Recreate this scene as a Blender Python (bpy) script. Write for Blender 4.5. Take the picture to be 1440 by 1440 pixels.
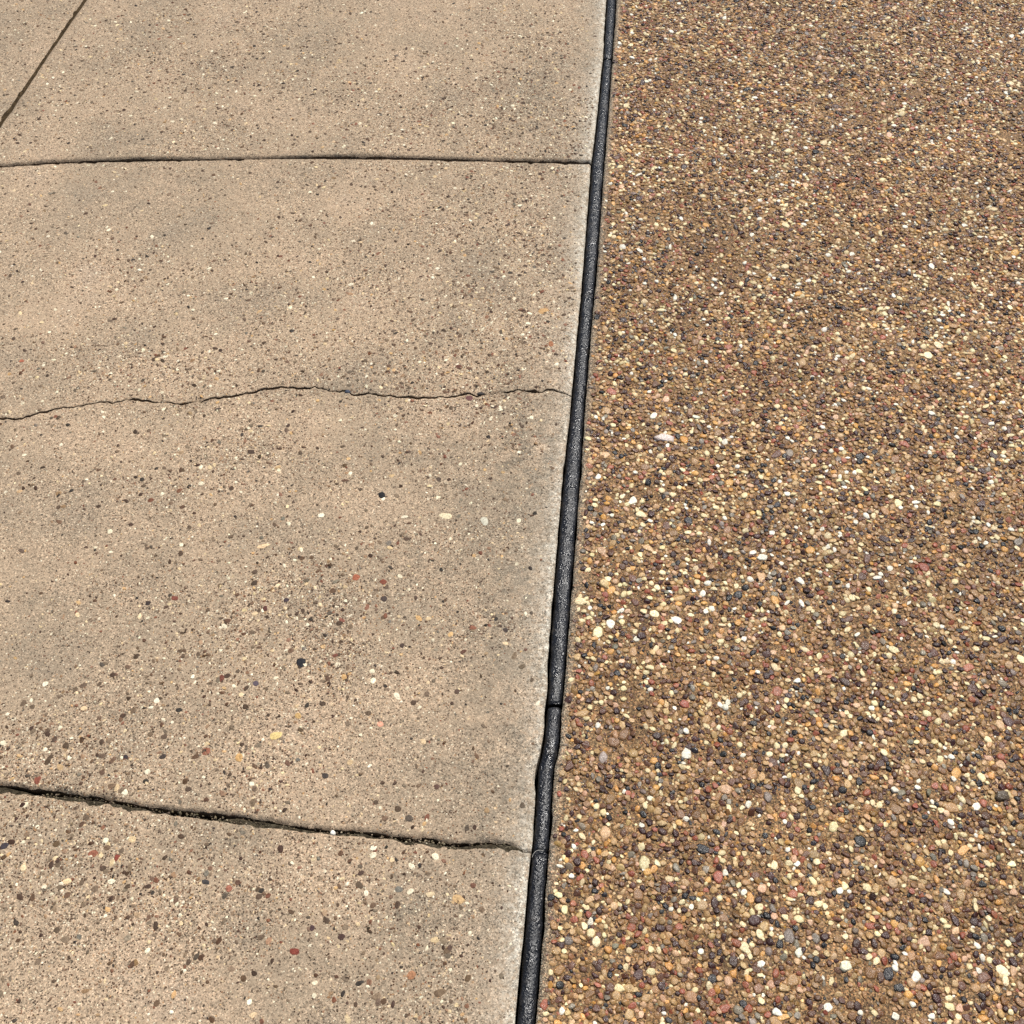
import bpy, math, random
import numpy as np

for o in list(bpy.data.objects):
    bpy.data.objects.remove(o, do_unlink=True)
random.seed(7)
RNG = np.random.default_rng(11)
SC = bpy.context.scene
COL = SC.collection

# ------------------------------------------------------------------ camera
CAM_H, PITCH, FPX = 1.40, math.radians(54.0), 1562.0     # eye height, tilt below horizon, focal length in photo pixels
cam_d = bpy.data.cameras.new('camera')
cam_d.sensor_width = 36.0
cam_d.lens = 36.0 * FPX / 1440.0
cam_d.clip_start, cam_d.clip_end = 0.02, 500.0
cam = bpy.data.objects.new('camera', cam_d)
COL.objects.link(cam)
cam.location = (0, 0, CAM_H)
cam.rotation_euler = (math.pi / 2 - PITCH, 0, 0)
SC.camera = cam

# ------------------------------------------------------------------ sky, sun, exposure
SUN_EL, SUN_AZ = math.radians(62.0), math.radians(28.0)  # azimuth: to the right of the viewing direction (+Y)
world = bpy.data.worlds.new('World')
SC.world = world
world.use_nodes = True
wn, wl = world.node_tree.nodes, world.node_tree.links
sky = wn.new('ShaderNodeTexSky')
sky.sky_type = 'NISHITA'
sky.sun_disc = False
sky.sun_elevation = SUN_EL
sky.sun_rotation = SUN_AZ
wn['Background'].inputs['Strength'].default_value = 0.07
wl.new(sky.outputs['Color'], wn['Background'].inputs['Color'])
sd = bpy.data.lights.new('sun', 'SUN')
sd.energy, sd.angle, sd.color = 4.7, math.radians(0.53), (1.0, 0.965, 0.91)
sun = bpy.data.objects.new('sun', sd)
COL.objects.link(sun)
sun.rotation_euler = (math.pi / 2 - SUN_EL, 0, math.pi - SUN_AZ)
sun.location = (2, 4, 8)
SC.view_settings.view_transform = 'Standard'
SC.view_settings.look = 'None'
SC.view_settings.exposure = 0.0
SC.view_settings.gamma = 1.0
SC.view_settings.use_curve_mapping = False
SC.render.engine = 'CYCLES'
SC.cycles.use_denoising = False
SC.cycles.max_bounces = 3
SC.cycles.diffuse_bounces = 2
SC.cycles.glossy_bounces = 2
SC.render.filter_size = 0.95

# ------------------------------------------------------------------ maths
SP, CP = math.sin(PITCH), math.cos(PITCH)
def ground(px, py):
    """the point of the pavement seen at a photo pixel"""
    u, v = (np.asarray(px, float) - 720) / FPX, (np.asarray(py, float) - 720) / FPX
    dx, dy, dz = u, CP - v * SP, -SP - v * CP
    t = CAM_H / -dz
    return dx * t, dy * t
def pixel(X, Y):
    X, Y = np.asarray(X, float), np.asarray(Y, float)
    d = Y * CP + CAM_H * SP
    return 720 + FPX * X / d, 720 - FPX * (Y * SP - CAM_H * CP) / d
def pxm(Y):
    return FPX / (np.asarray(Y) * CP + CAM_H * SP)
_tab1 = RNG.random(8192)
_tab2 = RNG.random((512, 512))
def n1(x, s=0):
    x = np.asarray(x, float) + s * 37.31 + 1000.0
    i = np.floor(x).astype(int); f = x - i; f = f * f * (3 - 2 * f)
    return (_tab1[i % 8192] * (1 - f) + _tab1[(i + 1) % 8192] * f) * 2 - 1
def n2(x, y, s=0):
    x = np.asarray(x, float) + s * 17.7 + 300.0; y = np.asarray(y, float) + s * 41.3 + 300.0
    i, j = np.floor(x).astype(int), np.floor(y).astype(int); f, g = x - i, y - j
    f, g = f * f * (3 - 2 * f), g * g * (3 - 2 * g)
    a, b = _tab2[i % 512, j % 512], _tab2[(i + 1) % 512, j % 512]
    c, d = _tab2[i % 512, (j + 1) % 512], _tab2[(i + 1) % 512, (j + 1) % 512]
    return ((a * (1 - f) + b * f) * (1 - g) + (c * (1 - f) + d * f) * g) * 2 - 1
def fb1(x, s=0, o=3):
    return sum(n1(x * 2 ** k, s + 5 * k) / 2 ** k for k in range(o)) / 1.6
def fb2(x, y, s=0, o=3):
    return sum(n2(x * 2 ** k, y * 2 ** k, s + 5 * k) / 2 ** k for k in range(o)) / 1.6
def lin(c):
    c = np.asarray(c, float) / 255.0
    return np.where(c <= 0.04045, c / 12.92, ((c + 0.055) / 1.055) ** 2.4)

# ------------------------------------------------------------------ the lines of the place
_sy = [0, 80, 180, 228, 290, 360, 410, 460, 510, 560, 640, 720, 820, 900, 970, 1000, 1040, 1060, 1080, 1180, 1250, 1330, 1440]
_sl = [853.7, 849.2, 839, 833, 828, 822.6, 819, 814, 809.5, 805, 797, 789, 781, 775, 771.5, 769.5, 766, 762, 757, 751, 744, 737, 727]
_sr = [866.3, 861, 853.5, 849.5, 845, 840, 835.5, 831, 827, 823, 817.5, 811.5, 803.7, 797.5, 792, 789, 786.5, 783.5, 778.5, 772, 766, 761, 752]
def by_y(pxs):
    X, Y = ground(pxs, _sy)
    o = np.argsort(Y); X, Y = X[o], Y[o]
    # the line runs on straight beyond the frame
    k = (X[-1] - X[4]) / (Y[-1] - Y[4])
    Y = np.concatenate([[Y[0] - 4], Y, [Y[-1] + 9]]); X = np.concatenate([[X[0] - 4 * k], X, [X[-1] + 9 * k]])
    return lambda y: np.interp(y, Y, X)
bead_l, bead_r = by_y(_sl), by_y(_sr)
DIR_K = (float(bead_l(2.5)) - float(bead_l(0.3))) / 2.2           # dX/dY along the bead
def by_x(pts):
    X, Y = ground([p[0] for p in pts], [p[1] for p in pts])
    return X, Y
def ext(X, Y, slope=-DIR_K):
    X = np.concatenate([[X[0] - 4], X, [X[-1] + 0.6]]); Y = np.concatenate([[Y[0] - 4 * slope], Y, [Y[-1] + 0.1 * slope]])
    return lambda x: np.interp(x, X, Y)
JA = ext(*by_x([(0, 233), (67, 228), (122, 226), (220, 224.3), (290, 224), (360, 222), (440, 220.8), (500, 221), (583, 222.5), (660, 224.5), (735, 225.5), (767, 226.5), (828, 228)]))
JC = ext(*by_x([(0, 1107.7), (29, 1111.5), (58, 1115), (102, 1121), (140, 1125), (175, 1131), (204, 1137), (233, 1140.6), (277, 1145.6), (321, 1151.4), (364, 1157), (400, 1162.5), (428, 1166.7), (467, 1169.5), (511, 1172), (539, 1176), (572, 1181), (606, 1182.5), (630, 1188), (650, 1189.4), (678, 1187), (706, 1188.5), (723, 1190), (736, 1198)]))
JB = ext(*by_x([(0, 586.8), (20, 590.6), (38, 586.8), (58, 579.5), (79, 575), (105, 572), (122, 569), (143, 565.5), (163, 564), (187, 561.5), (210, 563), (224.5, 566.7), (233, 564), (248, 568), (259, 564.4), (280, 563.8), (306, 558.5), (324, 554.8), (350, 552.7), (373, 547.5), (391, 544.5), (414, 544), (445, 544.7), (464, 549.5), (486, 551), (499, 556), (518, 553.6), (544, 556), (572, 558), (604, 559.4), (617, 556), (630, 558.4), (662, 553.3), (671, 555), (694, 552), (719, 548.8), (739, 550), (767, 548), (793, 552), (801, 556)]))
_dx, _dy = ground([118, 0], [0, 172])
KD = (_dx[0] - _dx[1]) / (_dy[0] - _dy[1])
JD = lambda y: _dx[1] + KD * (np.asarray(y) - _dy[1])             # the long joint at the walkway's middle
SLAB_L = float(JA(-0.3) - JC(-0.3))
JE = lambda x: JA(x) * 0 + float(JA(0.0)) + SLAB_L - DIR_K * np.asarray(x)      # next joint, beyond the frame
JF = lambda x: JC(x) * 0 + float(JC(0.0)) - SLAB_L - DIR_K * np.asarray(x)      # next joint, behind the viewer
und = lambda x, y: 0.0009 * np.sin(x * 5.1 + 1) * np.cos(y * 4.3) + 0.0006 * np.sin(x * 13 + y * 9)

# ------------------------------------------------------------------ node helpers
def new_mat(name):
    m = bpy.data.materials.new(name); m.use_nodes = True
    nt = m.node_tree
    return m, nt, nt.nodes['Principled BSDF']
class G:
    def __init__(s, nt): s.t, s.n, s.l = nt, nt.nodes, nt.links
    def node(s, kind, **kw):
        n = s.n.new(kind)
        for k, v in kw.items(): setattr(n, k, v)
        return n
    def put(s, sock, v):
        if hasattr(v, 'is_linked') or isinstance(v, bpy.types.NodeSocket): s.l.new(v, sock)
        else: sock.default_value = v
    def coord(s): return s.node('ShaderNodeNewGeometry').outputs['Position']
    def noise(s, scale, detail=3, rough=0.55, vec=None):
        n = s.node('ShaderNodeTexNoise'); n.inputs['Scale'].default_value = scale
        n.inputs['Detail'].default_value = detail; n.inputs['Roughness'].default_value = rough
        if vec is not None: s.l.new(vec, n.inputs['Vector'])
        return n.outputs['Fac']
    def voro(s, scale, vec=None, out='Color'):
        n = s.node('ShaderNodeTexVoronoi'); n.inputs['Scale'].default_value = scale
        if vec is not None: s.l.new(vec, n.inputs['Vector'])
        return n.outputs[out]
    def ramp(s, f, stops, interp='LINEAR'):
        n = s.node('ShaderNodeValToRGB'); cr = n.color_ramp; cr.interpolation = interp
        while len(cr.elements) < len(stops): cr.elements.new(0.5)
        for e, (p, c) in zip(cr.elements, stops):
            e.position = p; e.color = (*c, 1) if not np.isscalar(c) else (c, c, c, 1)
        s.l.new(f, n.inputs['Fac']); return n.outputs['Color']
    def mix(s, f, a, b, mode='MIX'):
        n = s.node('ShaderNodeMix', data_type='RGBA', blend_type=mode); n.clamp_result = False
        s.put(n.inputs[0], f); s.put(n.inputs[6], a); s.put(n.inputs[7], b); return n.outputs[2]
    def math(s, op, a, b=0.0, clamp=False):
        n = s.node('ShaderNodeMath', operation=op, use_clamp=clamp)
        s.put(n.inputs[0], a); s.put(n.inputs[1], b); return n.outputs[0]
    def math_vec(s, v, d=(3.7, 8.1, 0.0)):
        n = s.node('ShaderNodeVectorMath', operation='ADD'); s.l.new(v, n.inputs[0]); n.inputs[1].default_value = d; return n.outputs[0]
    def attr(s, name, out='Fac', kind='GEOMETRY'):
        n = s.node('ShaderNodeAttribute', attribute_name=name, attribute_type=kind); return n.outputs[out]
    def sep(s, c):
        n = s.node('ShaderNodeSeparateColor'); s.l.new(c, n.inputs[0]); return n.outputs
    def bump(s, h, dist, strength=1.0, normal=None):
        n = s.node('ShaderNodeBump'); n.inputs['Distance'].default_value = dist; n.inputs['Strength'].default_value = strength
        s.l.new(h, n.inputs['Height'])
        if normal is not None: s.l.new(normal, n.inputs['Normal'])
        return n.outputs['Normal']
def c4(c): return (*[float(v) for v in lin(c)], 1)
def c3(c): return tuple(float(v) for v in lin(c))

def concrete_material():
    m, nt, b = new_mat('worn_concrete'); g = G(nt); P = g.coord()
    big = g.noise(5.5, 5, 0.6, P)
    base = g.ramp(big, [(0.30, c3((158, 141, 119))), (0.45, c3((174, 153, 127))), (0.60, c3((186, 162, 134))), (0.75, c3((180, 159, 135)))])
    # grey weathering along the bead and in smudges; greyer tone towards the far end
    st = g.attr('stain_tone'); sm = g.noise(38, 4, 0.65, P)
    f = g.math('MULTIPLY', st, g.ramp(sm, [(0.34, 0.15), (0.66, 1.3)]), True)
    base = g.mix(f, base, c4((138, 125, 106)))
    # pale lime film on the edge beside the bead
    ed = g.attr('lime'); en = g.noise(120, 4, 0.7, P)
    f = g.math('MULTIPLY', ed, g.ramp(en, [(0.38, 0.12), (0.62, 0.95)]), True)
    base = g.mix(f, base, c4((206, 198, 180)))
    # grime beside the joints, plus joint shade painted on shoulders and walls
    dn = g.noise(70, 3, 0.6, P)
    f = g.math('MULTIPLY', g.attr('dirt_shade'), g.ramp(dn, [(0.3, 0.3), (0.7, 1.0)]), True)
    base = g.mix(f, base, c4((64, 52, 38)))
    # mottles and sand grains
    clean = base
    mo = g.noise(160, 3, 0.6, P)
    base = g.mix(1.0, base, g.ramp(mo, [(0.30, 0.80), (0.5, 1.0), (0.72, 1.14)]), 'MULTIPLY')
    vs = g.sep(g.voro(760, P))
    base = g.mix(1.0, base, g.ramp(vs[0], [(0.0, 0.22), (0.09, 0.40), (0.19, 0.82), (0.6, 1.03), (0.84, 1.14), (0.93, 1.5), (1.0, 1.85)]), 'MULTIPLY')
    base = g.mix(0.16, base, g.mix(1.0, base, g.ramp(vs[1], [(0, (1.25, .8, .62)), (0.5, (1, 1, 1)), (1.0, (.82, .95, 1.05))]), 'MULTIPLY'))
    v2 = g.sep(g.voro(430, P))
    base = g.mix(1.0, base, g.ramp(v2[0], [(0.0, 0.5), (0.05, 0.7), (0.12, 0.94), (0.8, 1.02), (0.93, 1.18), (1.0, 1.4)]), 'MULTIPLY')
    vt = g.node('ShaderNodeTexVoronoi'); vt.inputs['Scale'].default_value = 340; nt.links.new(P, vt.inputs['Vector'])
    vc = g.sep(vt.outputs['Color'])
    stone = g.ramp(vc[1], [(0, c3((60, 44, 34))), (0.30, c3((84, 60, 44))), (0.52, c3((124, 88, 62))), (0.66, c3((170, 132, 96))), (0.78, c3((206, 180, 142))), (0.9, c3((226, 214, 186)))], 'CONSTANT')
    f = g.ramp(vt.outputs['Distance'], [(0.30, 1.0), (0.46, 0.0)])
    f = g.math('MULTIPLY', f, g.math('GREATER_THAN', g.math('MULTIPLY', g.attr('worn'), 0.62), vc[0]))
    base = g.mix(f, base, stone); clean = g.mix(f, clean, stone)
    worn = g.ramp(g.noise(7.5, 4, 0.6, g.math_vec(P)), [(0.36, 0.62), (0.58, 1.0)])
    base = g.mix(worn, clean, base)
    nt.links.new(base, b.inputs['Base Color'])
    b.inputs['Roughness'].default_value = 0.86
    b.inputs['Specular IOR Level'].default_value = 0.25
    n = g.bump(g.noise(800, 2, 0.7, P), 0.0013, 0.75)
    n = g.bump(g.noise(130, 3, 0.6, P), 0.0022, 0.5, n)
    nt.links.new(n, b.inputs['Normal'])
    return m
def stone_material(name, from_object, rough_lo, rough_hi, spec, bump):
    m, nt, b = new_mat(name); g = G(nt); P = g.coord()
    if from_object:
        col = g.node('ShaderNodeObjectInfo').outputs['Color']
    else:
        col = g.attr('Col', 'Color')
    v = v0 = g.noise(420, 2, 0.65, P)
    col = g.mix(1.0, col, g.ramp(v, [(0.28, 0.6), (0.5, 1.0), (0.75, 1.3)]), 'MULTIPLY')
    v = g.noise(1100, 1, 0.6, P)
    col = g.mix(1.0, col, g.ramp(v, [(0.32, 0.72), (0.5, 1.0), (0.7, 1.2)]), 'MULTIPLY')
    nt.links.new(col, b.inputs['Base Color'])
    nt.links.new(g.ramp(v0, [(0.35, rough_hi), (0.65, rough_lo)]), b.inputs['Roughness'])
    b.inputs['Specular IOR Level'].default_value = spec
    nt.links.new(g.bump(v, bump, 0.6), b.inputs['Normal'])
    return m
def paste_material():
    m, nt, b = new_mat('aggregate_paste'); g = G(nt); P = g.coord()
    base = g.ramp(g.noise(9, 4, 0.6, P), [(0.3, c3((112, 87, 58))), (0.5, c3((134, 106, 72))), (0.7, c3((150, 121, 85)))])
    f = g.math('MULTIPLY', g.attr('lime'), g.ramp(g.noise(150, 4, 0.7, P), [(0.3, 0.3), (0.6, 1.0)]), True)
    base = g.mix(f, base, c4((168, 158, 138)))
    vs = g.sep(g.voro(620, P))
    base = g.mix(1.0, base, g.ramp(vs[0], [(0.0, 0.2), (0.25, 0.55), (0.55, 0.95), (0.8, 1.4), (0.92, 2.0), (1.0, 2.6)]), 'MULTIPLY')
    base = g.mix(0.4, base, g.mix(1.0, base, g.ramp(vs[1], [(0, (1.35, .8, .6)), (0.5, (1, 1, 1)), (1.0, (.9, 1, 1.0))]), 'MULTIPLY'))
    # beyond the built pebbles the stones are only colour
    far = g.attr('far')
    vf = g.sep(g.voro(118, P))
    peb = g.ramp(vf[0], [(0, c3((48, 36, 32))), (0.2, c3((86, 58, 44))), (0.42, c3((128, 92, 62))), (0.68, c3((158, 122, 84))), (0.85, c3((210, 182, 132))), (0.95, c3((228, 216, 190)))], 'CONSTANT')
    base = g.mix(far, base, peb)
    nt.links.new(base, b.inputs['Base Color'])
    b.inputs['Roughness'].default_value = 0.62
    b.inputs['Specular IOR Level'].default_value = 0.4
    n = g.bump(g.noise(520, 2, 0.7, P), 0.0026, 0.9)
    nt.links.new(n, b.inputs['Normal'])
    return m
def bead_material():
    m, nt, b = new_mat('black_sealant'); g = G(nt); P = g.coord()
    base = g.ramp(g.noise(90, 4, 0.65, P), [(0.35, c3((16, 17, 20))), (0.6, c3((30, 31, 35))), (0.8, c3((52, 53, 55)))])
    vs = g.sep(g.voro(900, P))
    base = g.mix(1.0, base, g.ramp(vs[0], [(0, 0.6), (0.8, 1.1), (0.93, 1.8), (1.0, 3.2)]), 'MULTIPLY')
    nt.links.new(base, b.inputs['Base Color'])
    dust = g.ramp(g.noise(55, 4, 0.7, g.math_vec(P)), [(0.52, 0.0), (0.75, 0.5)])
    base = g.mix(dust, base, c4((74, 68, 60)))
    nt.links.new(base, b.inputs['Base Color'])
    nt.links.new(g.ramp(g.noise(70, 3, 0.65, P), [(0.35, 0.14), (0.65, 0.46)]), b.inputs['Roughness'])
    b.inputs['Specular IOR Level'].default_value = 0.5
    n = g.bump(g.noise(310, 2, 0.55, P), 0.0019, 0.9)
    nt.links.new(n, b.inputs['Normal'])
    return m
def dirt_material(name, a, c, d):
    m, nt, b = new_mat(name); g = G(nt); P = g.coord()
    base = g.ramp(g.noise(150, 4, 0.7, P), [(0.3, c3(a)), (0.5, c3(c)), (0.72, c3(d))])
    vs = g.sep(g.voro(800, P))
    base = g.mix(1.0, base, g.ramp(vs[0], [(0, 0.4), (0.5, 1.0), (0.9, 1.3), (1.0, 2.0)]), 'MULTIPLY')
    nt.links.new(base, b.inputs['Base Color'])
    b.inputs['Roughness'].default_value = 0.95
    b.inputs['Specular IOR Level'].default_value = 0.15
    nt.links.new(g.bump(g.noise(700, 3, 0.7, P), 0.002, 0.8), b.inputs['Normal'])
    return m
M_CONC = concrete_material()
M_PASTE = paste_material()
M_PEB = stone_material('sealed_pebbles', False, 0.20, 0.44, 0.5, 0.0010)
M_PEB_O = stone_material('sealed_pebble', True, 0.20, 0.44, 0.5, 0.0010)
M_GRIT = stone_material('worn_stones', False, 0.6, 0.8, 0.3, 0.0005)
M_GRIT_O = stone_material('worn_stone', True, 0.6, 0.8, 0.3, 0.0005)
M_BEAD = bead_material()
M_DIRT = dirt_material('joint_dirt', (44, 38, 28), (68, 60, 46), (100, 92, 76))
M_DIRT_D = dirt_material('dark_joint_dirt', (40, 32, 24), (66, 52, 36), (92, 74, 52))
M_DIRT_B = dirt_material('brown_joint_dirt', (46, 36, 23), (66, 53, 35), (92, 75, 51))
M_SOIL = dirt_material('soil', (48, 38, 28), (70, 56, 40), (90, 74, 54))

# ------------------------------------------------------------------ mesh helpers
def mesh_np(name, V, faces, mat, smooth=True, attrs=None, cols=None):
    """faces: list of int arrays, (n,3) or (n,4)"""
    me = bpy.data.meshes.new(name)
    V = np.ascontiguousarray(V, np.float32)
    me.vertices.add(len(V)); me.vertices.foreach_set('co', V.ravel())
    loops = np.concatenate([f.ravel() for f in faces]).astype(np.int32)
    tot = np.concatenate([np.full(len(f), f.shape[1]) for f in faces]).astype(np.int32)
    start = np.concatenate([[0], np.cumsum(tot)[:-1]]).astype(np.int32)
    me.loops.add(len(loops)); me.loops.foreach_set('vertex_index', loops)
    me.polygons.add(len(tot)); me.polygons.foreach_set('loop_start', start)
    me.update(calc_edges=True)
    me.polygons.foreach_set('use_smooth', np.full(len(tot), smooth) if np.isscalar(smooth) else smooth)
    for k, a in (attrs or {}).items():
        at = me.attributes.new(k, 'FLOAT', 'POINT'); at.data.foreach_set('value', np.ascontiguousarray(a, np.float32))
    if cols is not None:
        at = me.attributes.new('Col', 'FLOAT_COLOR', 'POINT')
        c = np.ones((len(V), 4), np.float32); c[:, :3] = cols
        at.data.foreach_set('color', c.ravel())
    me.materials.append(mat)
    me.validate()
    return me
def link(name, data, parent=None, **props):
    o = bpy.data.objects.new(name, data); COL.objects.link(o)
    if parent is not None: o.parent = parent
    for k, v in props.items(): o[k] = v
    return o
def grid_faces(nr, nc, base=0):
    i = np.arange(nr * nc).reshape(nr, nc) + base
    return np.stack([i[:-1, :-1], i[:-1, 1:], i[1:, 1:], i[1:, :-1]], -1).reshape(-1, 4)

# ------------------------------------------------------------------ ground under everything
s = 150.0
link('ground', mesh_np('ground', np.array([[-s, -s, -.075], [s, -s, -.075], [s, s, -.075], [-s, s, -.075]]), [np.array([[0, 1, 2, 3]])], M_SOIL, False), kind='structure')

# ------------------------------------------------------------------ concrete walkway
walkway = link('concrete_walkway', None, kind='structure', label='beige worn concrete walkway of jointed slabs, left of the black joint')
# grey smudges: photo pixel centre, radii in metres, strength
SMUDGE = [(750, 150, .10, .35, .8), (790, 300, .07, .3, .7), (640, 330, .25, .2, .25), (745, 640, .09, .22, .95), (720, 850, .10, .25, .9), (700, 1090, .10, .2, .85),
          (590, 640, .16, .05, .55), (610, 800, .16, .09, .55), (560, 1120, .10, .1, .35), (585, 1290, .06, .08, .95), (430, 1345, .10, .05, .6), (660, 1330, .07, .12, .6), (540, 1380, .08, .06, .5),
          (520, 545, .12, .025, .6), (440, 560, .1, .03, .4), (60, 860, .1, .12, .45), (200, 800, .12, .12, .45), (120, 1190, .12, .05, .35), (330, 1180, .09, .04, .6), (250, 250, .3, .05, .35),
          (30, 40, .25, .35, .45), (90, 60, .06, .5, .5), (300, 170, .1, .07, .5), (420, 250, .2, .06, .4), (560, 250, .25, .04, .45), (430, 60, .3, .3, .3), (210, 990, .1, .08, .3),
          (480, 1420, .2, .06, .35), (330, 640, .12, .05, .35), (20, 680, .08, .1, .35), (650, 1230, .09, .05, .5), (420, 760, .15, .1, .25)]
_sm = [(*[float(v) for v in ground(a, b)], rx, ry, k) for a, b, rx, ry, k in SMUDGE]
def stain_tone(X, Y):
    s = np.zeros_like(X)
    for cx, cy, rx, ry, k in _sm:
        wob = 1 + 0.45 * fb2(X * 14, Y * 14, 3, 2)
        s = np.maximum(s, k * np.exp(-(((X - cx) / rx) ** 2 + ((Y - cy) / ry) ** 2) * wob))
    dr = bead_l(Y) - X
    s = np.maximum(s, 0.85 * np.exp(-np.maximum(dr - 0.02, 0) / 0.075) * (0.75 + 0.5 * fb2(X * 9, Y * 9, 8)))
    s = np.maximum(s, .38 * np.clip((Y - 1.45) / .8, 0, 1) * (.8 + .5 * fb2(X * 6, Y * 6, 18)))  # concrete turns greyer towards the far end
    s = .85 * s + 0.22 * np.clip(fb2(X * 4.5, Y * 4.5, 21, 4) + .1, 0, 1)
    return np.clip(s, 0, 1)
DENSE = [(700, 480, .28, .18, 1.0), (780, 420, .10, .3, 1.0), (760, 170, .18, .45, 1.0), (300, 90, .4, .4, .5), (360, 880, .22, .16, .9), (80, 1090, .2, .10, .9), (120, 1230, .25, .12, .8), (480, 640, .2, .1, .35), (650, 880, .14, .05, .7), (560, 400, .5, .25, .55),
         (250, 520, .35, .12, .6), (240, 680, .3, .06, .5), (700, 570, .1, .035, 1.0), (330, 640, .12, .06, .8), (430, 1240, .16, .12, .5), (80, 1350, .2, .1, .5), (690, 300, .25, .2, .8), (330, 1120, .12, .08, .6), (560, 150, .4, .3, .5), (600, 760, .2, .05, .35), (280, 1000, .15, .1, .5), (630, 1400, .1, .06, .4)]
_dn = [(*[float(v) for v in ground(a, b)], rx, ry, k) for a, b, rx, ry, k in DENSE]
def density(X, Y):
    s = np.zeros_like(X)
    for cx, cy, rx, ry, k in _dn:
        s = np.maximum(s, k * np.exp(-(((X - cx) / rx) ** 2 + ((Y - cy) / ry) ** 2)))
    s = s * (.55 + .75 * np.clip(fb2(X * 11, Y * 11, 71, 3) + .45, 0, 1.2)) + .22 * np.clip(fb2(X * 5, Y * 5, 72, 3) + .45, 0, 1)
    return np.clip(s, .03, 1)
EDGE = np.array([0, .0008, .0018, .0032, .005, .0075, .011, .016, .022])
def axis(n_len, step):
    a = np.arange(.022 + step, n_len - .022 - step * .5, step)
    return np.concatenate([EDGE, a, (n_len - EDGE)[::-1]]) / n_len
def build_slab(label, xl, xr, yb, yt, prof, dx, dy=.012, x0=None):
    ym = float(np.mean(yb(np.array([-.3]))) + np.mean(yt(np.array([-.3])))) / 2
    wid = float(xr(ym) - xl(ym)); xm = float(xr(ym) + xl(ym)) / 2
    hei = float(yt(np.array([xm]))[0] - yb(np.array([xm]))[0])
    u, v = axis(wid, dx), axis(hei, dy)
    U, Vv = np.meshgrid(u, v)
    X = xl(ym) + U * wid; Y = yb(X) + Vv * (yt(X) - yb(X))
    for _ in range(5):
        a, c = xl(Y), xr(Y); X = a + U * (c - a)
        Y0, Y1 = yb(X), yt(X); Y = Y0 + Vv * (Y1 - Y0)
    dl, dr = U * (c - a), (1 - U) * (c - a); db, dt = Vv * (Y1 - Y0), (1 - Vv) * (Y1 - Y0)
    Z = und(X, Y)
    for d, (r, h, q), sd in ((dl, prof[0], 1), (dr, prof[1], 2), (db, prof[2], 3), (dt, prof[3], 4)):
        along = Y if sd < 3 else X
        rr = r * (1 + 0.45 * fb1(along * 60, 70 + sd)) ; hh = h * (1 + 0.5 * fb1(along * 85, 80 + sd))
        Z = Z - hh * np.clip(1 - d / rr, 0, 1) ** q
        chip = np.clip(fb1(along * 45, 90 + sd, 4) - .28, 0, 1)                       # crumbled spots
        Z = Z - 0.008 * chip * np.clip(1 - d / (.006 + .012 * chip), 0, 1)
    dmin = np.minimum(np.minimum(db, dt), np.minimum(dl, dr))
    Z = Z + 0.00035 * fb2(X * 160, Y * 160, 5) * np.clip(1 - dmin / .02, 0, 1)
    nr, nc = X.shape
    V = np.stack([X, Y, Z], -1).reshape(-1, 3)
    idx = np.arange(nr * nc).reshape(nr, nc)
    loop = np.concatenate([idx[0, :-1], idx[:-1, -1], idx[-1, :0:-1], idx[:0:-1, 0]])
    n = len(V); k = len(loop)
    top = V[loop]; bot = top.copy(); bot[:, 2] = -.07
    a = np.arange(k); b2 = (a + 1) % k
    walls = np.stack([n + a, n + k + a, n + k + b2, n + b2], -1)
    VV = np.concatenate([V, top, bot])
    st = stain_tone(X, Y).ravel()
    dbead = bead_l(Y) - X
    lime = ((np.exp(-np.maximum(dbead - .008, 0) / .009) + .42 * np.exp(-np.maximum(dbead - .02, 0) / .03) * (1 + .5 * fb2(X * 25, Y * 25, 14))) * (.55 + .45 * np.clip(fb1(Y * 9, 31) + .45, 0, 1))).ravel()
    dirt_shade = np.zeros_like(X)  # grime at the joints, with shade painted into the shoulders
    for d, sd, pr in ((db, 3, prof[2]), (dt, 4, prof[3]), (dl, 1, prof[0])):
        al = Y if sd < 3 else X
        dirt_shade = np.maximum(dirt_shade, pr[1] / .006 * (.5 + .5 * fb1(al * 14, 55 + sd)) * np.exp(-d / .010))
    dirt_shade = np.clip(dirt_shade, 0, .9).ravel()
    pad = lambda q: np.concatenate([q, q[loop], q[loop]])
    me = mesh_np('concrete_slab', VV, [grid_faces(nr, nc), walls], M_CONC, True, dict(worn=pad((density(X, Y) * np.clip((bead_l(Y) - X - .02) / .05, 0, 1)).ravel()), stain_tone=pad(st), lime=pad(lime), dirt_shade=np.concatenate([dirt_shade, np.maximum(dirt_shade[loop], .8), np.ones(k)])))  # walls painted dark as the shade inside the joints
    return link('concrete_slab', me, walkway, label=label)
gapA = lambda x: 0.0060 * (1 + .35 * fb1(x * 7, 1)) * (0.55 + 0.45 * np.clip(np.abs(x + .52) / .18, 0, 1))
gapC = lambda x: np.clip(0.0046 * (1 + .4 * fb1(x * 11, 2)) * np.clip((bead_l(.48) - .021 - x) / .012, 0.05, 1), .0003, 1)
gapB = lambda x: 0.0017 * np.clip(1 + 1.0 * fb1(x * 24, 3), .75, 3) + .0012 * np.clip(fb1(x * 33, 4) - .2, 0, 1)
gapD = .0042
def side(curve, gap, sgn, seed, amp=.0011, f=90):
    return lambda x: curve(x) + sgn * gap(x) + amp * fb1(x * f, seed, 4)
cst = lambda v: (lambda x: np.zeros_like(np.asarray(x, float)) + v)
crackj = lambda x: JB(x) + .0042 * fb1(x * 70, 40, 4)
XR = lambda y: bead_l(y) - .0022 + .0009 * fb1(np.asarray(y) * 55, 17, 4) - .004 * np.clip(fb1(np.asarray(y) * 21, 19, 3) - .34, 0, 1)
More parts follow.
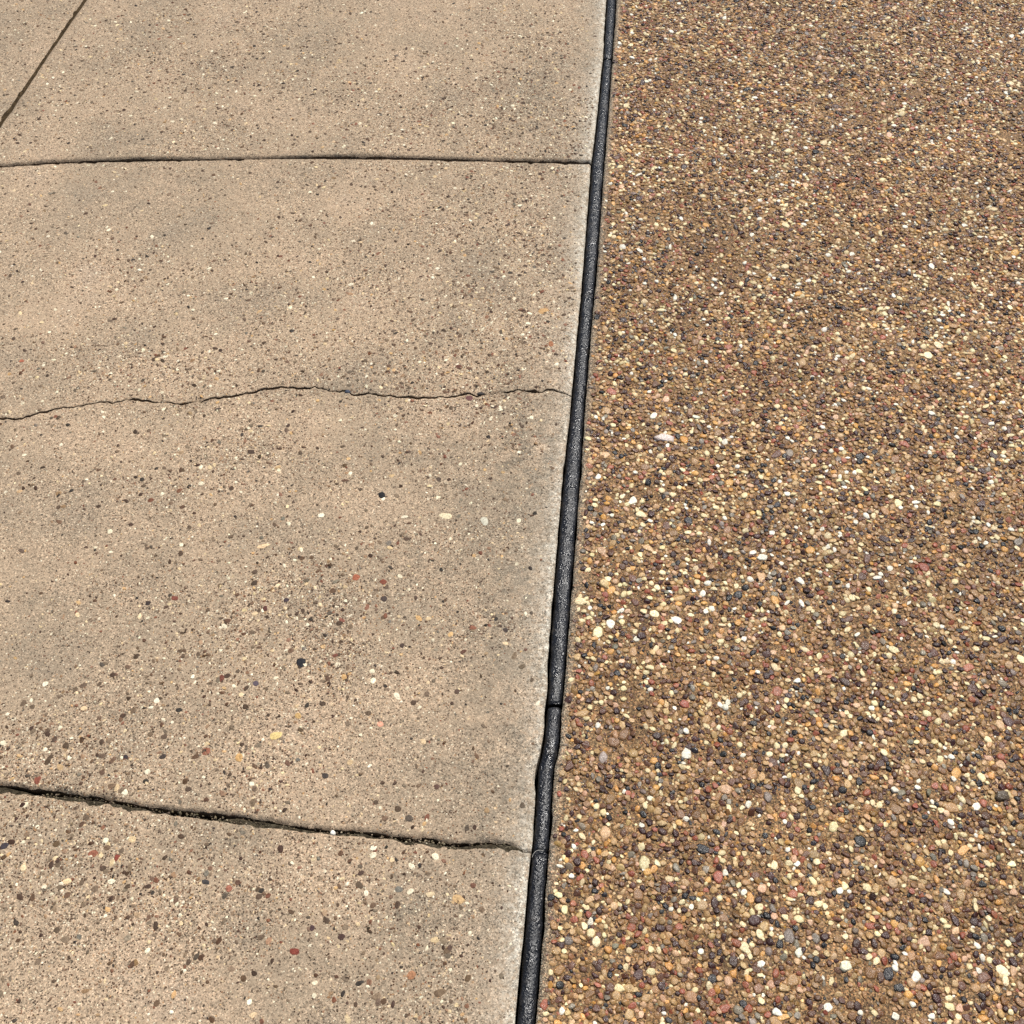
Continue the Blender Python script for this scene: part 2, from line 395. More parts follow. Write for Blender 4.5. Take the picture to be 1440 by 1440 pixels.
DLr = lambda y: JD(y) + gapD + .0007 * fb1(np.asarray(y) * 70, 23, 3)
DLl = lambda y: JD(y) - gapD + .0007 * fb1(np.asarray(y) * 70, 24, 3)
pD, pR = (.007, .0028, 2), (.0055, .0035, 2)
pAn, pAf = (.0022, .0010, 2), (.0050, .0040, 1.7)
pCn, pCf, pB = (.0034, .0018, 1.8), (.0052, .0034, 1.6), (.0020, .0008, 2)
slabs = {}
slabs['far'] = build_slab('beige concrete slab beyond the far straight joint', DLr, XR, side(JA, gapA, 1, 50), side(JE, cst(.004), -1, 51), (pD, pR, pAf, pAn), .004, .016)
slabs['mid_far'] = build_slab('speckled concrete slab between the far joint and the hairline crack', DLr, XR, side(crackj, gapB, 1, 52, .0004, 200), side(JA, gapA, -1, 53), (pD, pR, pB, pAn), .002)
slabs['mid_near'] = build_slab('concrete slab between the hairline crack and the near open joint', DLr, XR, side(JC, gapC, 1, 54, .0016, 110), side(crackj, gapB, -1, 55, .0004, 200), (pD, pR, pCf, pB), .002)
slabs['near'] = build_slab('concrete slab in front of the near open joint', DLr, XR, side(JF, cst(.004), 1, 56), side(JC, gapC, -1, 57, .0022, 90), (pD, pR, pAf, pCn), .003)
far_l = lambda y: JD(y) - 1.22
slabs['left_far'] = build_slab('concrete slab left of the long brown joint, beyond the far joint', far_l, DLl, side(JA, gapA, 1, 58), side(JE, cst(.004), -1, 59), (pD, pD, pAf, pAn), .008, .016)
slabs['left_mid'] = build_slab('concrete slab left of the long brown joint, out of frame', far_l, DLl, side(JC, gapA, 1, 60), side(JA, gapA, -1, 61), (pD, pD, pAf, pAn), .012, .03)
slabs['left_near'] = build_slab('concrete slab left of the long brown joint, nearest the viewer', far_l, DLl, side(JF, cst(.004), 1, 62), side(JC, gapA, -1, 63), (pD, pD, pAf, pAn), .012, .03)

def fill_x(curve, gap, x0, x1, z_near, z_far, mat, seed, rough=.0026, step=.5):
    x = np.arange(x0, x1, .003); v = np.linspace(0, 1, 13)
    Xg, Vg = np.meshgrid(x, v)
    g = gap(Xg) + .004
    Yg = curve(Xg) - g + 2 * g * Vg
    w = np.clip((Vg - step -   .42 * fb1(Xg * 16, seed + 60)) / .2, 0, 1)
    Zg = z_near + (z_far - z_near) * w * w * (3 - 2 * w) + rough * fb2(Xg * 160, Yg * 160, seed) + .0025 * fb1(Xg * 16, seed)
    return mesh_np('joint_dirt', np.stack([Xg, Yg, Zg], -1).reshape(-1, 3), [grid_faces(*Xg.shape)], mat)
link('joint_dirt', fill_x(JA, gapA, -2.6, float(bead_l(1.6)) - .012, -.034, -.034, M_DIRT_D, 5), walkway)
link('joint_dirt', fill_x(crackj, gapB, -2.6, float(bead_l(1.1)) - .012, -.030, -.030, M_DIRT_D, 6), walkway)
link('joint_dirt', fill_x(JC, gapC, -1.6, float(bead_l(.48)) - .012, -.0028, -.026, M_DIRT, 7, step=.40), walkway)
yv = np.arange(-.9, 4.6, .004); v = np.linspace(-1, 1, 7)
Yg, Vg = np.meshgrid(yv, v)
Xg = JD(Yg) + .0075 * Vg
Zg = -.0032 + .0009 * fb2(Xg * 200, Yg * 120, 9) + .0014 * fb1(Yg * 9, 10) - .0012 * (1 - Vg ** 2)
link('joint_dirt', mesh_np('joint_dirt', np.stack([Xg, Yg, Zg], -1).reshape(-1, 3), [grid_faces(*Xg.shape)[:, ::-1]], M_DIRT_B), walkway)

# ------------------------------------------------------------------ stones: vectorised domes
def domes(cx, cy, z, ra, rb, rot, hgt, nseg, rings, amp, cols, seed=0, tilt=.16):
    """rings: [(rho, zfac), ...] from the rim inwards, then an apex"""
    r = np.random.default_rng(seed); N = len(cx)
    th = np.arange(nseg) * 2 * math.pi / nseg
    th = th[None, :] + r.uniform(-.2, .2, (N, nseg)) * (2 * math.pi / nseg)
    rad = np.ones((N, nseg))
    for k in (2, 3, 4, 5):
        rad += amp[:, None] * r.uniform(.1, 1.0, (N, 1)) / (k - .6) * np.cos(k * th + r.uniform(0, 6.28, (N, 1)))
    ang = r.random(N) < .75
    pr = np.full((N, nseg), 9.0); ns = 6
    ph0 = r.uniform(0, 6.28, (N, 1))
    for k in range(ns):
        ph = ph0 + (k + r.uniform(-.32, .32, (N, 1))) * 2 * math.pi / ns
        cs = np.cos(th - ph); dd = r.uniform(.60, 1.06, (N, 1))
        pr = np.where(cs > .2, np.minimum(pr, dd / np.maximum(cs, .2)), pr)
    pr = np.minimum(pr, 1.28) * 1.06
    rad = np.where(ang[:, None], pr, rad)
    ex, ey = np.cos(th) * rad, np.sin(th) * rad
    tx, ty = r.normal(0, tilt, (N, 1)), r.normal(0, tilt, (N, 1))
    c, s = np.cos(rot)[:, None], np.sin(rot)[:, None]
    ox, oy = r.uniform(-.18, .18, (N, 1)), r.uniform(-.18, .18, (N, 1))
    Vs = []
    for rho, zf in rings:
        k = 1 - rho
        jx = rho * (1 + r.uniform(-.05, .05, (N, nseg)))
        lx, ly = (ex * jx + ox * k) * ra[:, None], (ey * jx + oy * k) * rb[:, None]
        zz = z[:, None] + hgt[:, None] * (zf + r.uniform(-.05, .05, (N, nseg)) * (zf > 0)) + (tx * lx + ty * ly) * (zf > 0)
        Vs.append(np.stack([cx[:, None] + lx * c - ly * s, cy[:, None] + lx * s + ly * c, zz], -1))
    lx, ly = ox * ra[:, None], oy * rb[:, None]
    apex = np.stack([cx[:, None] + lx * c - ly * s, cy[:, None] + lx * s + ly * c, (z + hgt)[:, None] + tx * lx + ty * ly], -1)
    V = np.concatenate(Vs + [apex], 1)                                   # (N, nseg*R+1, 3)
    R = len(rings); nv = nseg * R + 1
    i = np.arange(nseg); j = (i + 1) % nseg
    quads = np.concatenate([np.stack([k * nseg + i, k * nseg + j, (k + 1) * nseg + j, (k + 1) * nseg + i], -1) for k in range(R - 1)]) if R > 1 else np.zeros((0, 4), int)
    tris = np.stack([(R - 1) * nseg + i, (R - 1) * nseg + j, np.full(nseg, R * nseg)], -1)
    off = (np.arange(N) * nv)[:, None, None]
    sm = ~(ang & (r.random(N) < .75))
    return V.reshape(-1, 3), (quads[None] + off).reshape(-1, 4), (tris[None] + off).reshape(-1, 3), np.repeat(cols, nv, 0), np.repeat(sm, len(quads)), np.repeat(sm, nseg)
def merge(parts):
    V, Q, T, C, SQ, ST, o = [], [], [], [], [], [], 0
    for v, q, t, c, sq, st in parts:
        V.append(v); Q.append(q + o); T.append(t + o); C.append(c); SQ.append(sq); ST.append(st); o += len(v)
    return np.concatenate(V), [np.concatenate(Q), np.concatenate(T)], np.concatenate(C), np.concatenate(SQ + ST)
LOD_A = (9, [(1.0, -.6), (.99, .34), (.84, .80), (.45, .97)])
LOD_B = (7, [(1.02, -.5), (.94, .55), (.56, .95)])
LOD_C = (5, [(1.04, -.4), (.74, .78)])
LOD_D = (5, [(1.05, -.3)])
def templates(n, nseg, rings, mat, amp, name, seed):
    out = []
    for k in range(n):
        o1 = np.ones(1)
        v, q, t, c, sq, st = domes(o1 * 0, o1 * 0, o1 * 0, o1, o1 * 1, o1 * 0, o1, nseg, rings, o1 * amp, np.ones((1, 3)), seed=seed + k)
        out.append(mesh_np(name, v, [q, t], mat, np.concatenate([sq, st])))
    return out

# ------------------------------------------------------------------ pebbled pavement
bed_x0 = lambda y: bead_r(y) + .0016 + .0007 * fb1(np.asarray(y) * 60, 29, 4) + .003 * np.clip(fb1(np.asarray(y) * 17, 33, 3) - .35, 0, 1)
yv = np.concatenate([np.arange(-.8, .15, .02), np.arange(.15, 2.8, .005), np.arange(2.8, 5.6, .03)])
off = np.concatenate([[0, .001, .0022, .004, .0065, .010, .015, .022, .032], np.arange(.05, 1.2, .02), np.arange(1.2, 3.6, .1)])
Yg, Og = np.meshgrid(yv, off, indexing='ij')
Xg = bed_x0(Yg) + Og
Zg = und(Xg, Yg) - .0018 + .0005 * fb2(Xg * 60, Yg * 60, 12) - .0034 * np.clip(1 - Og / .0045, 0, 1) ** 2 + .0010 * np.exp(-((Og - .006) / .003) ** 2)
nr, nc = Xg.shape
V = np.stack([Xg, Yg, Zg], -1).reshape(-1, 3)
edge = V.reshape(nr, nc, 3)[:, 0]; wall = np.concatenate([edge, edge * [1, 1, 0] + [0, 0, -.06]])
a = np.arange(nr - 1) + len(V)
wf = np.stack([a, a + 1, a + nr + 1, a + nr], -1)
Y_LO, Y_HI, X_HI = -.05, 3.05, 1.75
far = np.clip(np.maximum(np.maximum((Y_LO - Yg) / .1 + .5, (Yg - Y_HI) / .1 + .5), (Xg - X_HI) / .1 + .5), 0, 1)
lime = np.exp(-Og / .009)
z2 = lambda q: np.concatenate([q.ravel(), q[:, 0], q[:, 0]])
paving = link('pebbled_pavement', mesh_np('pebbled_pavement', np.concatenate([V, wall]), [grid_faces(nr, nc), wf], M_PASTE, True, dict(lime=z2(lime), far=z2(far))),
              kind='structure', label='brown exposed aggregate pavement of small glossy pebbles, right of the black joint')

def pack(T, classes, seed):
    """random disc packing on a periodic tile of T metres, largest class first"""
    r = random.Random(seed); cell = .016; n = int(T / cell); cell = T / n
    grid = {}; out = []
    for lo, hi, count, tight in classes:
        got = tries = 0
        while got < count and tries < count * 5:
            tries += 1
            x, y = r.random() * T, r.random() * T; rad = lo + (hi - lo) * r.random() ** 1.4
            i, j = int(x / cell), int(y / cell); ok = True
            for di in (-1, 0, 1):
                for dj in (-1, 0, 1):
                    for (px_, py_, pr) in grid.get(((i + di) % n, (j + dj) % n), ()):
                        ddx = abs(px_ - x); ddy = abs(py_ - y)
                        if ddx > T / 2: ddx = T - ddx
                        if ddy > T / 2: ddy = T - ddy
                        lim = (pr + rad) * tight
                        if ddx * ddx + ddy * ddy < lim * lim: ok = False; break
                    if not ok: break
                if not ok: break
            if ok:
                grid.setdefault((i, j), []).append((x, y, rad)); out.append((x, y, rad)); got += 1
    return np.array(out)
TILE = .8
A_ = TILE * TILE
tile = pack(TILE, [(.0054, .0078, int(420 * A_), .93), (.0036, .0054, int(7600 * A_), .79), (.0021, .0036, int(18000 * A_), .72), (.0011, .0019, int(9000 * A_), .85)], 3)
pts = []
for i in range(-1, 4):
    for j in range(-1, 5):
        pts.append(tile + np.array([i * TILE, j * TILE, 0]))
pts = np.concatenate(pts)
X, Y, R = pts.T
px_, py_ = pixel(X, Y)
inview = (px_ > -10) & (px_ < 1452) & (py_ > -12) & (py_ < 1455)
d_edge = X - bed_x0(Y)
keep = (Y > Y_LO) & (Y < Y_HI) & (X < X_HI) & (d_edge > R * .9 + .0015)
near_v = (px_ > -10) & (px_ < 1540) & (py_ > -60) & (py_ < 1510)
keep &= near_v | (R > .0036)
keep &= (d_edge > .011) | (RNG.random(len(R)) < .5)
bald = fb2(X * 13, Y * 13, 91, 3)                                    # patches where the mortar shows
keep &= (RNG.random(len(R)) > np.clip((bald - .2) * 1.0, 0, .3)) | (R > .0046)
X, Y, R, inview, near_v, px_, py_ = (q[keep] for q in (X, Y, R, inview, near_v, px_, py_))
N = len(X)
PAL = [((162, 125, 80), .18, 18), ((134, 98, 62), .15, 16), ((98, 64, 44), .13, 12), ((66, 40, 33), .12, 10), ((190, 154, 106), .13, 16), ((230, 209, 160), .145, 13), ((240, 232, 210), .04, 8),
       ((132, 119, 102), .045, 16), ((36, 33, 32), .05, 8), ((208, 154, 84), .045, 14), ((154, 88, 62), .055, 13), ((206, 164, 128), .035, 12)]
def palette(n, r, pal, shift=None):
    p = np.array([q[1] for q in pal]); p = p / p.sum(); cum = np.cumsum(p)
    k = np.minimum(np.searchsorted(cum, r.random(n)), len(pal) - 1)
    base = np.array([q[0] for q in pal], float)[k]; jit = np.array([q[2] for q in pal], float)[k]
    c = base + jit[:, None] * (r.normal(0, .8, (n, 1)) + r.normal(0, .14, (n, 3)))
    return lin(np.clip(c, 12, 250)), k
cols, kk = palette(N, RNG, PAL)
cols2, _ = palette(N, RNG, PAL)
pale = np.isin(kk, (5, 6)); redraw = pale & (fb2(X * 7, Y * 7, 93, 3) > .05) & (RNG.random(N) < .55)
cols[redraw] = cols2[redraw]
# neighbouring pebbles drift warmer or darker together
tone = 1 + .22 * fb2(X * 6, Y * 6, 61, 3)
cols = cols * tone[:, None]
asp = RNG.uniform(1.0, 1.5, N); asp = np.where(RNG.random(N) < .1, asp * 1.35, asp)
ra, rb = R * np.sqrt(asp) * 1.06, R / np.sqrt(asp) * 1.06
rot = RNG.uniform(0, math.pi, N)
hgt = np.minimum(R, .0044) * RNG.uniform(.32, .64, N)
zz = und(X, Y) - .0016 - R * RNG.uniform(-.06, .10, N)
amp = np.where(RNG.random(N) < .4, .24, .13) * RNG.uniform(.6, 1.2, N)
size_px = np.where(inview, R * pxm(Y), 0)
big = np.argsort(-size_px)[:296]
isbig = np.zeros(N, bool); isbig[big] = True
rest = ~isbig
g1 = rest & inview & (R > .0030) & (py_ > 560)
g2 = rest & ~g1 & (near_v & (R > .0026))
g3 = rest & ~g1 & ~g2 & (R > .0024)
g4 = rest & ~g1 & ~g2 & ~g3
parts = []
for m, lod, sd in ((g1, LOD_A, 1), (g2, LOD_B, 2), (g3, LOD_C, 3), (g4, LOD_D, 4)):
    parts.append(domes(X[m], Y[m], zz[m], ra[m], rb[m], rot[m], hgt[m], lod[0], lod[1], amp[m], cols[m], seed=100 + sd, tilt=.20))
V, F, C, SM = merge(parts)
link('small_pebbles', mesh_np('small_pebbles', V, F, M_PEB, SM, None, C), paving, kind='stuff')
TPL = templates(14, 14, [(1.0, -.6), (1.0, .26), (.93, .60), (.76, .86), (.4, .97)], M_PEB_O, .2, 'pebble', 500)
def pebble_obj(name, tpl, parent, x, y, z, a, b, r, h, col, **kw):
    o = link(name, tpl, parent, **kw)
    o.location = (float(x), float(y), float(z)); o.rotation_euler = (0, 0, float(r)); o.scale = (float(a), float(b), float(h))
    o.color = (*[float(v) for v in col], 1)
    return o
for q, k in enumerate(big):
    pebble_obj('pebble', TPL[q % 14], paving, X[k], Y[k], zz[k], ra[k], rb[k], rot[k], hgt[k], cols[k])
# a few stones one can find again in the photograph: pixel, half sizes in pixels, turn, colour
for (a, b, sa, sb, r, c) in [(935, 618, 14, 6.5, 0.0, (226, 208, 196)), (1410, 1121, 11, 8, .4, (92, 80, 64)), (1190, 1360, 9, 8, .6, (240, 232, 200)), (850, 822, 7, 7, 0, (214, 184, 130))]:
    gx, gy = ground(a, b); s_ = float(pxm(gy))
    pebble_obj('pebble', TPL[3], paving, gx, gy, und(gx, gy) - .0012, sa / s_, sb / s_, r, .005, lin(c))

# ------------------------------------------------------------------ stones showing in the concrete
CP_ = [((70, 50, 36), .31, 10), ((94, 68, 48), .20, 12), ((50, 42, 36), .10, 8), ((122, 76, 54), .07, 12), ((150, 118, 86), .06, 12), ((236, 224, 192), .13, 10), ((222, 196, 152), .09, 12), ((204, 164, 112), .03, 10), ((112, 104, 90), .03, 10)]
CPs = [((84, 62, 44), .36, 12), ((60, 48, 38), .16, 10), ((120, 88, 62), .10, 14), ((236, 224, 194), .24, 12), ((216, 190, 148), .14, 12)]
def scatter(n_per_m2, lo, hi, pal, seed, thin):
    r = np.random.default_rng(seed)
    x0, x1, y0, y1 = -1.75, .25, .08, 2.9
    n = int(n_per_m2 * (x1 - x0) * (y1 - y0))
    x, y = r.uniform(x0, x1, n), r.uniform(y0, y1, n)
    p, q = pixel(x, y)
    d = bead_l(y) - x
    ok = (d > .012) & (p > (-420 if lo > .0019 else -160)) & (q > -60) & (q < 1500) & (r.random(n) < thin + (1 - thin) * density(x, y))
    ok &= (d > .085) | (r.random(n) < .14 + 9.5 * np.maximum(d - .012, 0)) | (density(x, y) > .75)
    rad = lo + (hi - lo) * r.random(n) ** 2.1
    for c, m in ((JA, .011), (JC, .009), (crackj, .0022)):
        ok &= np.abs(y - c(x)) > rad * 1.1 + m
    ok &= np.abs(x - JD(y)) > rad + .011
    x, y, rad = x[ok], y[ok], rad[ok]
    c, _ = palette(len(x), r, pal)
    film = (r.random(len(x)) ** 2.5 * .45)[:, None]                     # cement film left over part of the stones
    c = c * (1 - film) + lin((180, 158, 128)) * film
    return x, y, rad, c
sets = [scatter(7600, .0020, .0047, CP_, 201, .05), scatter(25000, .0012, .0022, CP_, 202, .11), scatter(38000, .0007, .0013, CPs, 203, .36)]
def which(x, y):
    row = 'far' if y > JA(x) else 'mid_far' if y > crackj(x) else 'mid_near' if y > JC(x) else 'near'
    if x < JD(y): row = {'far': 'left_far', 'near': 'left_near'}.get(row, 'left_mid')
    return slabs[row]
FIND = [(423, 932, 6.5, 7.5, 0, (26, 25, 30)), (537, 697, 5.5, 5, .7, (24, 23, 24)), (500, 812, 6, 5, .3, (160, 92, 64)), (539, 818, 5, 4, .5, (120, 64, 44)), (388, 1035, 10, 5, .3, (214, 188, 124)), (131, 1201, 8, 6, 0, (142, 88, 66)), (165, 1205, 5, 6, 0, (130, 62, 48)), (289, 1240, 5, 7, 1.2, (58, 54, 52)), (322, 1249, 5, 5, .4, (156, 98, 76)),
        (53, 1097, 5, 6, .5, (132, 74, 56)), (176, 1065, 4, 4, .5, (54, 44, 46)), (575, 1151, 5, 5, .4, (86, 74, 62)), (614, 1106, 4, 4, 0, (92, 66, 54)), (645, 1265, 7, 9, 1.2, (192, 158, 112)), (612, 1205, 5, 6, 1, (236, 224, 190)), (414, 1338, 5, 7, 1.3, (124, 56, 42)), (439, 1305, 4, 4, 0, (74, 52, 52)), (579, 1372, 7, 7, 0, (164, 116, 82)), (620, 1395, 9, 6, .2, (120, 98, 74)),
        (705, 1372, 5, 5, 0, (118, 104, 84)), (535, 1018, 5, 4, 0, (222, 160, 130)), (370, 768, 9, 3, .2, (222, 190, 148)), (568, 727, 6, 2.5, .2, (224, 210, 180)), (627, 726, 9, 4, -.1, (222, 206, 168)), (681, 733, 5, 7, .3, (196, 190, 168)), (336, 1066, 6, 6, .2, (196, 154, 98)), (734, 1132, 4, 5, 0, (92, 78, 62)), (353, 635, 6, 3, -.2, (72, 54, 42)), (711, 886, 4, 3.5, .6, (70, 58, 52)),
        (652, 916, 5.5, 3, .4, (96, 64, 48)), (565, 907, 4.5, 4, .6, (70, 52, 42)), (617, 674, 5, 3.5, 0, (78, 62, 50)), (409, 915, 4.5, 3.5, .5, (112, 84, 62)), (373, 856, 4, 3.5, 1, (84, 46, 38)), (402, 844, 4.5, 3.5, .2, (66, 52, 56)), (540, 842, 4.5, 4, 0, (70, 56, 50)), (312, 954, 3.5, 5.5, 0, (110, 62, 46)), (360, 962, 4.5, 4, 1, (86, 74, 82)), (208, 849, 4.5, 3.5, .5, (52, 40, 36)), (246, 842, 4, 4.5, 1.2, (120, 66, 52)),
        (290, 1057, 7, 5, .3, (140, 88, 66)), (7, 1190, 7, 5, .3, (62, 54, 58)), (645, 515, 5.5, 3, .15, (96, 58, 44)), (705, 467, 4, 4, 0, (84, 70, 54)), (775, 484, 4, 4, 0, (156, 102, 68)), (764, 438, 7, 4, 0, (190, 150, 100)), (30, 508, 4, 2.5, 0, (168, 100, 74)), (660, 560, 5, 3.5, 0, (104, 66, 62)), (665, 1245, 4, 4, 0, (110, 74, 56))]
parts = []
x, y, rad, c = sets[0]
asp = RNG.uniform(1.0, 1.75, len(x))
ra, rb, rot = rad * np.sqrt(asp), rad / np.sqrt(asp), RNG.uniform(0, math.pi, len(x))
p, q = pixel(x, y)
vis = np.where((p > 4) & (p < 1436) & (q > 4) & (q < 1436), rad * pxm(y), 0)
order = np.argsort(-vis); nbig = order[:300 - len(FIND)]; rest = order[300 - len(FIND):]
flat = [(1.0, -.6), (.93, .55), (.6, .9)]
TPLF = templates(12, 11, flat, M_GRIT_O, .34, 'exposed_stone', 700)
zs = und(x, y)
for k in nbig:
    pebble_obj('exposed_stone', TPLF[int(k) % 12], which(x[k], y[k]), x[k], y[k], zs[k] + .0001, ra[k], rb[k], rot[k], .0006, c[k])
for n_, (a, b, sa, sb, r, cc) in enumerate(FIND):
    gx, gy = (float(v) for v in ground(a, b)); s_ = float(pxm(gy))
    vy = s_ * abs(math.sin(math.atan2(CAM_H, gy)))
    pebble_obj('exposed_stone', TPLF[n_ % 12], which(gx, gy), gx, gy, und(gx, gy) + .0001, sa / s_, sb / vy, r, .0012 if n_ < 2 else .0006, lin(cc))
parts.append(domes(x[rest], y[rest], zs[rest] + .0001, ra[rest], rb[rest], rot[rest], np.full(len(rest), .0005), 8, [(1.0, -.6), (.88, .6)], np.full(len(rest), .36), c[rest], seed=301))
for sidx, nseg, sd in ((1, 6, 302), (2, 4, 303)):
    x, y, rad, c = sets[sidx]
    asp = RNG.uniform(1.0, 1.9, len(x)); o1 = np.ones(len(x))
    parts.append(domes(x, y, und(x, y) + .0001, rad * np.sqrt(asp), rad / np.sqrt(asp), RNG.uniform(0, math.pi, len(x)), o1 * .0004, nseg, [(1.0, -.4)], o1 * .32, c, seed=sd))
V, F, C, SM = merge(parts)
link('fine_exposed_stones', mesh_np('fine_exposed_stones', V, F, M_GRIT, SM, None, C), walkway, kind='stuff')

r_ = np.random.default_rng(77)
gx = r_.uniform(-.62, float(bead_l(.48)) - .03, 420); gy = JC(gx) + gapC(gx) * r_.uniform(-1, .5, 420); o1 = np.ones(420)
gr = r_.uniform(.0006, .0017, 420); gc, _ = palette(420, r_, [((96, 84, 64), .4, 12), ((60, 50, 38), .3, 10), ((118, 104, 82), .2, 12), ((170, 156, 128), .04, 10)])
V, F, C, SM = merge([domes(gx, gy, o1 * -.0036 + r_.normal(0, .0008, 420), gr * 1.2, gr, r_.uniform(0, 3, 420), gr, 6, [(1.0, -.6), (.8, .6)], o1 * .3, gc, seed=401)])
link('joint_grit', mesh_np('joint_grit', V, F, M_GRIT, SM, None, C), walkway, kind='stuff')

# ------------------------------------------------------------------ the black bead in the joint
bead = link('expansion_joint', None, label='black rounded sealant bead running between beige concrete and pebbled paving', category='expansion joint')
bead.location = (float(bead_l(.3)), .3, 0)
cuts = [4.4] + [float(ground(800, v)[1]) for v in (80, 411, 990, 1197)] + [-.7]
gaps = [0, .0022, .0005, .0026, .0006, 0]
LAB = ['far black bead length, dull and smooth', 'black bead length ending near the far cross joint', 'long black bead length beside the hairline crack', 'black bead length bending left beside the near joint', 'nearest black bead length with bright sparkles']
for k in range(5):
    y1, y0 = cuts[k] - gaps[k], cuts[k + 1] + gaps[k + 1]
    n = max(12, int((y1 - y0) / .003)) if k else 300
    yy = np.linspace(y0, y1, n)
    e = np.minimum(yy - y0, y1 - yy); cap = np.sqrt(np.clip(1 - (1 - np.clip(e / .006, 0, 1)) ** 2, 0.02, 1))
    na = 19; ang = np.linspace(-.12 * math.pi, 1.12 * math.pi, na)
    Yg, Ag = np.meshgrid(yy, ang, indexing='ij')
    cx = (bead_l(Yg) + bead_r(Yg)) / 2 + .0004 * fb1(Yg * 30, 200 + k); hw = (bead_r(Yg) - bead_l(Yg)) / 2
    bumpy = 1 + .07 * fb2(Yg * 110, Ag * 4, 210 + k) + .05 * fb2(Yg * 35, Ag * 1.5, 220 + k)
    sh = .62 + .38 * cap[:, None]
    hw = hw * (1 + .03 * fb1(Yg * 22, 225 + k))
    Xg = cx + hw * .99 * np.cos(Ag) * bumpy * (.85 + .15 * cap[:, None])
    Zg = -.0098 + .0070 * np.sign(np.sin(Ag)) * np.abs(np.sin(Ag)) ** .8 * bumpy * sh + .0006 * fb1(Yg * 12, 230 + k) + .00035 * fb2(Xg * 420, Yg * 420, 240 + k)
    lowz = np.full_like(Zg[:, :1], -.045)
    Xg = np.concatenate([Xg[:, :1], Xg, Xg[:, -1:]], 1); Yg = np.concatenate([Yg[:, :1], Yg, Yg[:, -1:]], 1); Zg = np.concatenate([lowz, Zg, lowz], 1)
    V = np.stack([Xg, Yg, Zg], -1); nr, nc = Xg.shape
    F = [grid_faces(nr, nc)]
    base = nr * nc; ends = []
    VV = [V.reshape(-1, 3)]
    for row, flip in ((0, 1), (nr - 1, -1)):
        ring = V[row]; ctr = ring.mean(0, keepdims=True); ctr[0, 2] = -.02
        i = np.arange(nc - 1)
        t = np.stack([base + i, base + i + 1, np.full(nc - 1, base + nc)], -1)[:, ::flip]
        VV += [ring, ctr]; ends.append(t); base += nc + 1
    me = mesh_np('bead_segment', np.concatenate(VV) - np.array(bead.location), [F[0], np.concatenate(ends)], M_BEAD)
    link('bead_segment', me, bead, label=LAB[k])

for k_, yl in enumerate((cuts[2], cuts[4])):                      # where one length laps over the next
    ang = np.linspace(.03 * math.pi, .97 * math.pi, 15); prof = np.array([-.0030, -.0014, 0, .0012, .0026]); pz = np.array([-.0006, .0006, .0010, .0006, -.0006])
    Ag, Pg = np.meshgrid(ang, prof, indexing='ij'); Zp = np.meshgrid(ang, pz, indexing='ij')[1]
    Yg = yl + Pg - .004 * (np.cos(Ag) ** 2) + .0006 * fb1(Ag * 4, 250 + k_)
    cx = (bead_l(Yg) + bead_r(Yg)) / 2; hw = (bead_r(Yg) - bead_l(Yg)) / 2
    Xg = cx + (hw * .97 + Zp) * np.cos(Ag); Zg = -.0098 + (.0069 + Zp) * np.sin(Ag) ** .8
    link('lap_lip', mesh_np('lap_lip', np.stack([Xg, Yg, Zg], -1).reshape(-1, 3) - np.array(bead.location), [grid_faces(*Xg.shape)], M_BEAD), bead)

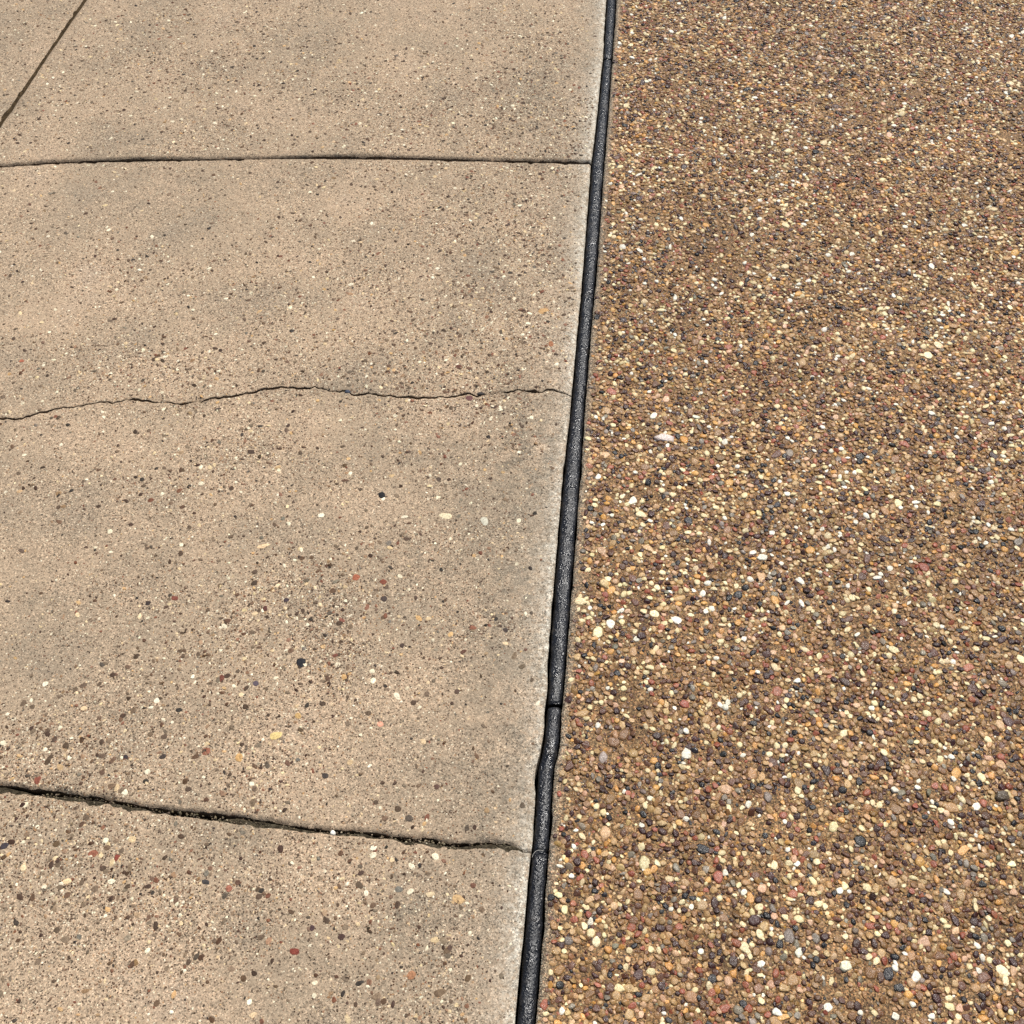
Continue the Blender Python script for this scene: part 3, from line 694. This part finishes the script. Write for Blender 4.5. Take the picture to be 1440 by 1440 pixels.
# ------------------------------------------------------------------ loose bits lying in the joints
def loose(name, label, a, b, sa, sb, r, z, h, c, cat='pebble', ry=None):
    gx, gy = (float(v) for v in ground(a, b)); s_ = float(pxm(gy))
    t = np.arange(10) * 2 * math.pi / 10
    rings = [(.25, -.95), (.75, -.62), (1.0, -.05), (.9, .45), (.55, .83)]
    rr = np.random.default_rng(int(a))
    V = []
    for rho, zf in rings:
        w = rho * (1 + .10 * np.cos(2 * t + 1) + .08 * np.cos(3 * t + 2) + rr.uniform(-.03, .03, 10))
        V.append(np.stack([np.cos(t) * w, np.sin(t) * w, np.full(10, zf)], -1))
    V = np.concatenate(V + [np.array([[0, 0, 1.0], [0, 0, -1.0]])])
    i = np.arange(10); j = (i + 1) % 10
    Q = np.concatenate([np.stack([k * 10 + i, k * 10 + j, k * 10 + 10 + j, k * 10 + 10 + i], -1) for k in range(4)])
    T = np.concatenate([np.stack([40 + i, 40 + j, np.full(10, 50)], -1), np.stack([j, i, np.full(10, 51)], -1)])
    o = link(name, mesh_np(name, V, [Q, T], M_GRIT_O), None, label=label, category=cat)
    o.location = (gx, gy, z); o.rotation_euler = (.1, .15, r); o.scale = (sa / s_, sb / s_, h); o.color = (*[float(v) for v in lin(c)], 1)
    return o
loose('pebble', 'small white pebble lodged in the near open joint', 468, 1171, 3.8, 4.2, .3, -.0012, .0035, (245, 240, 225))
loose('pebble', 'blue grey pebble wedged in the hairline crack at mid slab', 489, 551, 4.2, 3.4, .2, -.0002, .0028, (66, 72, 86))
loose('pebble', 'dark grit pebble wedged in the hairline crack near the black bead', 676, 553.5, 5.5, 3.0, .2, -.0006, .0024, (58, 52, 48))
# a pale fibre curled over the bead
pts_px = [(748.5, 1204), (750, 1200), (753, 1197), (756, 1195.5), (760, 1195.2), (764, 1196)]
gx, gy = ground([p[0] for p in pts_px], [p[1] for p in pts_px])
gz = np.array([-.0040 + .0032 * math.sin(min(1, k_ / (len(gx) - 1) * 1.5) * math.pi / 2) for k_ in range(len(gx))])
P_ = np.stack([gx, gy, gz], -1); tg = np.gradient(P_, axis=0); tg /= np.linalg.norm(tg, axis=1, keepdims=True)
sv = np.cross(tg, [0, 0, 1.0]); uv = np.cross(sv, tg)
a6 = np.arange(6) * math.pi / 3
V = P_[:, None] + .00026 * (np.cos(a6)[None, :, None] * sv[:, None] + np.sin(a6)[None, :, None] * uv[:, None])
i = np.arange(6); j = (i + 1) % 6
Q = np.concatenate([np.stack([k * 6 + i, k * 6 + j, k * 6 + 6 + j, k * 6 + 6 + i], -1) for k in range(len(gx) - 1)])
o = link('fibre', mesh_np('fibre', V.reshape(-1, 3), [Q], M_GRIT_O), None, label='thin pale fibre curled over the black bead by the near joint', category='fibre')
o.color = (.6, .57, .5, 1)
